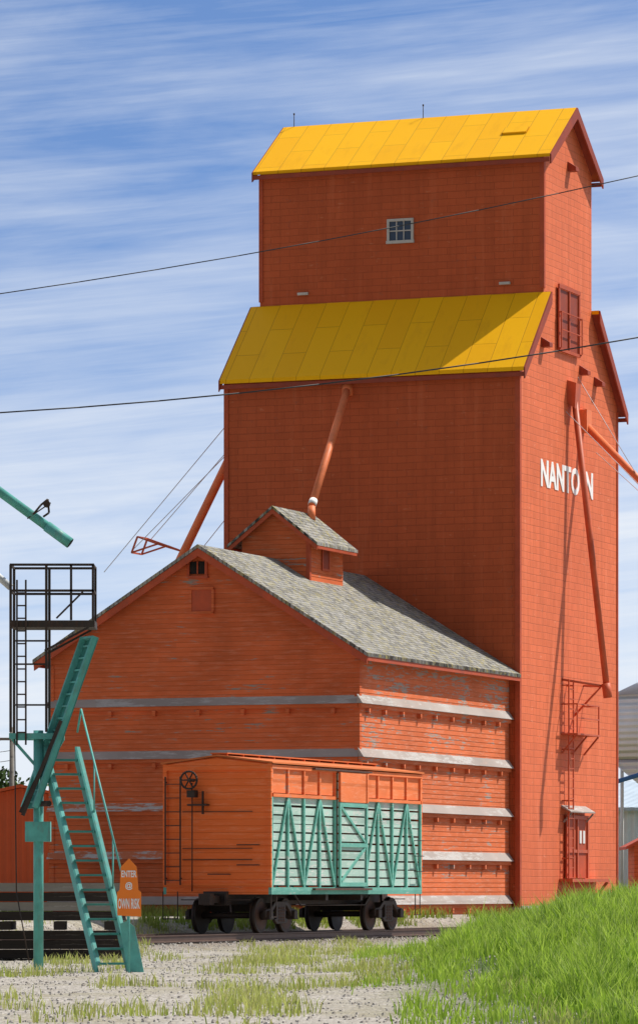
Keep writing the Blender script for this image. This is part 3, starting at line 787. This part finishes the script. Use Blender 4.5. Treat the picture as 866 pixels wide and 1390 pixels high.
for t,w,h,x,z in(('ENTER',.25,.11,-.125,1.55),('@',.12,.13,-.06,1.34),('OWN RISK',.36,.17,-.18,1.03)):
    me=text_mesh(t,w,h,.003,.025);me.materials.clear();me.materials.append(M['bright'])
    o=bpy.data.objects.new('lettering',me);col.objects.link(o);o.parent=sg_;o.location=(x,-.006,z);o.rotation_euler=(math.pi/2,0,0);o['label']='white lettering '+t
b=MB();b.cyl((0,.035,-.1),(0,.035,1.7),.015,8);b.obj('stake',sg_,M['teal'])

O=(-9.2,75.5,hgt(-9.2,75.5))
sp=thing('loading_spout','long teal steel loading pipe on a tall standpipe','loading pipe',O)
b=MB(O);b.cyl((-9.2,75.5,-.5),(-9.2,75.5,10.9),.16,16);b.obj('standpipe',sp,M['teal'])
b=MB(O)
a=Vector((-9.2,75.5,10.6));e=Vector((-4.22,75,6.93));dq=(e-a).normalized()
b.cyl(a,e-dq*.5,.08,18);b.cyl(e-dq*.5,e,.095,18,cap=True);b.cyl(e,e+dq*.004,.085,18,mi=1)
b.obj('pipe',sp,[M['teal'],M['dark']])
b=MB(O);b.tube([(-4.85,75,7.42),(-4.72,75,7.58),(-4.6,75,7.68),(-4.58,75,7.45),(-4.68,75,7.38)],.018,8);b.cyl((-4.95,75,7.35),(-4.55,75,7.62),.012,6);b.cyl((-4.62,74.93,7.6),(-4.62,75.07,7.6),.06,12)
b.obj('winch_hook',sp,M['iron'])
b=MB(O);b.tube([(-9.1,75.5,7.9),(-5.7,75.3,6.6),(-5.25,75.3,6.2)],.06,12);b.obj('return_pipe',sp,M['galv'])

# ------------------------------------------------------------------ stacks of railway ties
def mk(m):
    b=MB();b.box(-1.25,1.25,-.11,.11,-.085,.085)
    me=b.obj('t',None,m,bevel=0);md=me.data;bpy.data.objects.remove(me);return md
tm=mk(M['tie']);tw=mk(M['oldwood'])
for (cx,cy,nh,nd) in((-5.15,88.0,8,3),(-7.95,88.4,8,3)):
    for r in range(nh):
        cross=(r%4==3)
        for q in range(nd):
            top=r==nh-1
            o=bpy.data.objects.new('railway_tie',tw if top or (r==nh-3 and q==0) else tm);col.objects.link(o)
            z=-.34+.1+r*.19
            if cross and not top:
                o.location=(cx-1.0+q*1.0+random.uniform(-.05,.05),cy,z);o.rotation_euler=(0,0,math.pi/2+random.uniform(-.03,.03));o.scale=(.5,1,1)
            else:
                o.location=(cx+random.uniform(-.09,.09),cy-.4+q*.4+random.uniform(-.03,.03),z);o.rotation_euler=(random.uniform(-.02,.02),0,random.uniform(-.03,.03))
            tag(o,'grey weathered squared timber on top of a stack' if top else 'dark creosoted railway tie lying in a stack','railway tie','stacked railway ties')

# ------------------------------------------------------------------ background buildings
O=(-14,178,0)
rb=thing('red_shed','orange-red steel-sided shed with low gable','shed',O)
b=MB(O);b.py([(-19,-.3),(-19,3.4),(-11.6,5.0),(-4.5,3.4),(-4.5,-.3)],172,186);b.obj('wall',rb,M['redsteel'])
b=MB(O);b.py([(-19.3,3.35),(-11.6,5.02),(-4.2,3.35),(-4.2,3.47),(-11.6,5.14),(-19.3,3.47)],171.7,186.3);b.obj('roof',rb,M['redsteel'])
for i,(bx,by) in enumerate(((13.55,176),(17.9,177))):
    O=(bx,by,0)
    s_=thing('grain_bin','white corrugated steel hopper grain bin on legs','grain bin',O,0,'steel grain bins')
    b=MB(O);b.cyl((bx,by,6.2),(bx,by,8.75),1.95,40);b.obj('bin_wall',s_,M['silo'])
    b=MB(O);b.cyl((bx,by,8.75),(bx,by,9.6),2.02,40,.25);b.cyl((bx,by,9.6),(bx,by,9.8),.25,16);b.obj('bin_roof',s_,M['galv'])
    b=MB(O);b.cyl((bx,by,4.8),(bx,by,6.18),.3,40,1.93);b.obj('hopper',s_,M['silo'])
    for q in range(6):
        t=q*math.pi/3+.3;b=MB(O);b.cyl((bx+1.9*math.cos(t),by+1.9*math.sin(t),-.3),(bx+1.9*math.cos(t),by+1.9*math.sin(t),6.2),.07,8);b.obj('leg',s_,M['white'])
O=(20,190,0)
wb=thing('steel_building','pale blue-white steel building with shallow gable roof','building',O)
b=MB(O);b.px([(186,-.3),(186,4.4),(193,5.6),(200,4.4),(200,-.3)],11.9,34);b.obj('wall',wb,M['bluesteel'])
b=MB(O);b.px([(185.6,4.36),(193,5.62),(200.4,4.36),(200.4,4.5),(193,5.78),(185.6,4.5)],11.6,34.3);b.obj('roof',wb,M['blueroof'])
O=(11.6,152,0)
hb=thing('red_hut','small red wooden hut with dark roof','hut',O)
b=MB(O);b.py([(10.7,-.3),(10.7,2.55),(11.8,3.1),(12.9,2.55),(12.9,-.3)],150,153);b.obj('wall',hb,M['annex'])
b=MB(O);b.py([(10.4,2.4),(11.8,3.12),(13.2,2.4),(13.2,2.5),(11.8,3.22),(10.4,2.5)],149.7,153.3);b.obj('roof',hb,M['trim'])
pb=thing('auger_tube','slanted blue grain auger tube','auger',(14,168,0))
b=MB((14,168,0));b.cyl((10.5,168,4.9),(18,168,7.2),.09,10);b.obj('tube',pb,M['blue'])
b=MB((14,168,0));b.beam((16,168,6.5),(16.6,168,-.3),.1,.1);b.beam((16,168,6.5),(14.4,168,-.3),.1,.1);b.obj('strut',pb,M['galv'])

O=(-13.9,200,0)
up=thing('utility_pole','thin wooden utility pole with crossarm','utility pole',O)
b=MB(O);b.cyl((-13.9,200,-.3),(-13.9,200,8.4),.14,10,.1);b.obj('pole',up,M['oldwood'])
b=MB(O);b.box(-14.9,-12.9,199.9,200.0,7.8,7.92);b.obj('crossarm',up,M['oldwood'])
def cable(name,label,pts,r,cat='cable'):
    c0=pts[0];b=MB(c0);b.tube(pts,r,6);o=b.obj(name,None,M['wire']);o.location=c0;tag(o,label,cat);return o
def sagline(a,b_,c,n=40,t0=-2.,t1=3.):
    out=[]
    for i in range(n+1):
        t=t0+(t1-t0)*i/n
        l0=2*(t-.5)*(t-1);l1=-4*t*(t-1);l2=2*t*(t-.5)
        out.append(tuple(a[k]*l0+b_[k]*l1+c[k]*l2 for k in range(3)))
    return out
cable('overhead_wire','thin grey overhead power wire crossing before the elevator',sagline((-6.86,95,13.87),(0.,95,15.0),(6.86,95,16.41)),.012)
cable('overhead_wire','thick black overhead cable crossing before the elevator',sagline((-6.86,95,11.31),(0.,95,11.92),(6.86,95,12.93)),.017)
for k in range(3):
    cable('overhead_wire','thin distant service wire behind the shed',sagline((-40,200,6.9+k*.45),(-22,200,6.6+k*.45),(-13.9,200,7.9 if k==2 else 6.9+k*.45),20,0,1),.015)

def tree(x,y,h,r,seed):
    random.seed(seed);O=(x,y,-.3)
    t=thing('tree','leafy green tree beyond the shed','tree',O,0,'distant trees')
    b=MB(O);b.cyl((x,y,-.4),(x,y,h*.5),.25,10,.15)
    for i in range(6):
        a=i*1.05;b.cyl((x,y,h*(.3+.05*i)),(x+r*.6*math.cos(a),y+r*.6*math.sin(a),h*(.55+.06*i)),.1,6,.03)
    b.obj('trunk',t,M['oldwood'])
    b=MB(O);cl=[(random.gauss(0,.45)*r,random.gauss(0,.45)*r,h*(.62+random.gauss(0,.15)),random.uniform(.25,.5)*r) for _ in range(26)]
    for (cx,cy,cz,cr) in cl:
        for _ in range(160):
            dv=Vector((random.gauss(0,1),random.gauss(0,1),random.gauss(0,1))).normalized()*cr*random.uniform(.5,1.1)
            p=Vector((x+cx,y+cy,cz))+dv;q=Vector((random.gauss(0,1),random.gauss(0,1),random.gauss(0,1))).normalized();w=q.orthogonal().normalized();w2=q.cross(w)
            s=random.uniform(.1,.22);b.poly([p-w*s,p+w2*s*.6,p+w*s,p-w2*s*.6])
    b.obj('crown',t,M['leaf'],recalc=False)
tree(-17.6,250,8.0,2.6,3);tree(-24,255,8.5,3,4);tree(-30,245,7,3,5);tree(31,260,7,3,6);tree(23.5,265,6.5,3,8)

# ------------------------------------------------------------------ light
hx,hy=W(.70,.71);az=math.atan2(hx,hy);elv=math.radians(55)
sd=Vector((math.sin(az)*math.cos(elv),math.cos(az)*math.cos(elv),math.sin(elv)))
sun=bpy.data.lights.new('sun','SUN');sun.energy=5;sun.angle=math.radians(.5);sun.color=(1,.95,.86)
so=bpy.data.objects.new('sun',sun);col.objects.link(so);so.rotation_euler=sd.to_track_quat('Z','Y').to_euler();so.location=(40,40,60)
cam=bpy.data.cameras.new('Camera');co=bpy.data.objects.new('Camera',cam);col.objects.link(co)
co.location=(0,0,1.05);co.rotation_euler=(math.pi/2,0,0)
cam.sensor_fit='HORIZONTAL';cam.sensor_width=36;cam.lens=6000/866*36;cam.shift_y=(1208-695)/866;cam.clip_start=1;cam.clip_end=9000
scene.camera=co
scene.view_settings.view_transform='Standard';scene.view_settings.look='None';scene.view_settings.exposure=0

w=bpy.data.worlds.new('World');scene.world=w;w.use_nodes=True
n=NT('w',w.node_tree);bg=w.node_tree.nodes['Background']
tc=n.n('ShaderNodeTexCoord').outputs['Generated'];sp_=n.n('ShaderNodeSeparateXYZ',{0:tc});x,y,z=sp_.outputs[0],sp_.outputs[1],sp_.outputs[2]
zp=n.m('MAXIMUM',z,0.0)
vec=n.n('ShaderNodeVectorMath',{0:n.vec(x,y,n.m('ADD',n.m('MULTIPLY',zp,2.4),.03))},operation='NORMALIZE').outputs[0]
sky=n.n('ShaderNodeTexSky',sky_type='NISHITA');sky.sun_disc=False;sky.sun_elevation=elv;sky.sun_rotation=az;sky.air_density=1.0;sky.dust_density=.6;sky.ozone_density=2.0
w.node_tree.links.new(vec,sky.inputs[0])
skc=n.mix(1,sky.outputs[0],(.86,1.02,1.24),'MULTIPLY')
skew=n.m('ADD',z,n.m('MULTIPLY',x,-.10))
c1=n.noise(n.vec(n.m('MULTIPLY',x,7),n.m('MULTIPLY',y,2),n.m('MULTIPLY',skew,52)),1,7,.6,.5)
c2=n.noise(n.vec(n.m('MULTIPLY',x,7),n.m('MULTIPLY',y,3),n.m('MULTIPLY',skew,230)),1,7,.62,.5)
c3=n.noise(n.vec(n.m('MULTIPLY',x,7),n.m('MULTIPLY',y,2),n.m('MULTIPLY',z,18)),1.2,5,.5)
cl=n.m('ADD',n.m('MULTIPLY',c1,.50),n.m('ADD',n.m('MULTIPLY',c2,.26),n.m('MULTIPLY',c3,.34)))
low=n.mr(z,.02,.19,.26,.0)
f=n.mr(n.m('ADD',cl,low),.46,.84,0,.95)
haze=n.mr(z,.0,.12,.80,.0)
over=n.mr(z,.22,.5,0,.6)  # unseen cloud white overhead, added to make the fill light neutral
back=n.mr(y,.2,-.5,0,.5)  # unseen cloud white behind the camera, added for neutral fill
f=n.m('MAXIMUM',n.m('MAXIMUM',f,haze),n.m('MAXIMUM',over,back))
f=n.m('MULTIPLY',f,1.0,clamp=True)
fin=n.mix(f,skc,(7.4,7.85,8.5))
br=n.m('MULTIPLY',n.mr(z,.19,.5,1.0,.90),n.mr(y,-.6,.15,.42,1.0))  # sky dimmed behind the camera, shaped for contrast between wall faces
fin=n.mix(1,fin,n.vec(br,br,br),'MULTIPLY')
n.set(bg.inputs[0],fin);bg.inputs[1].default_value=.112
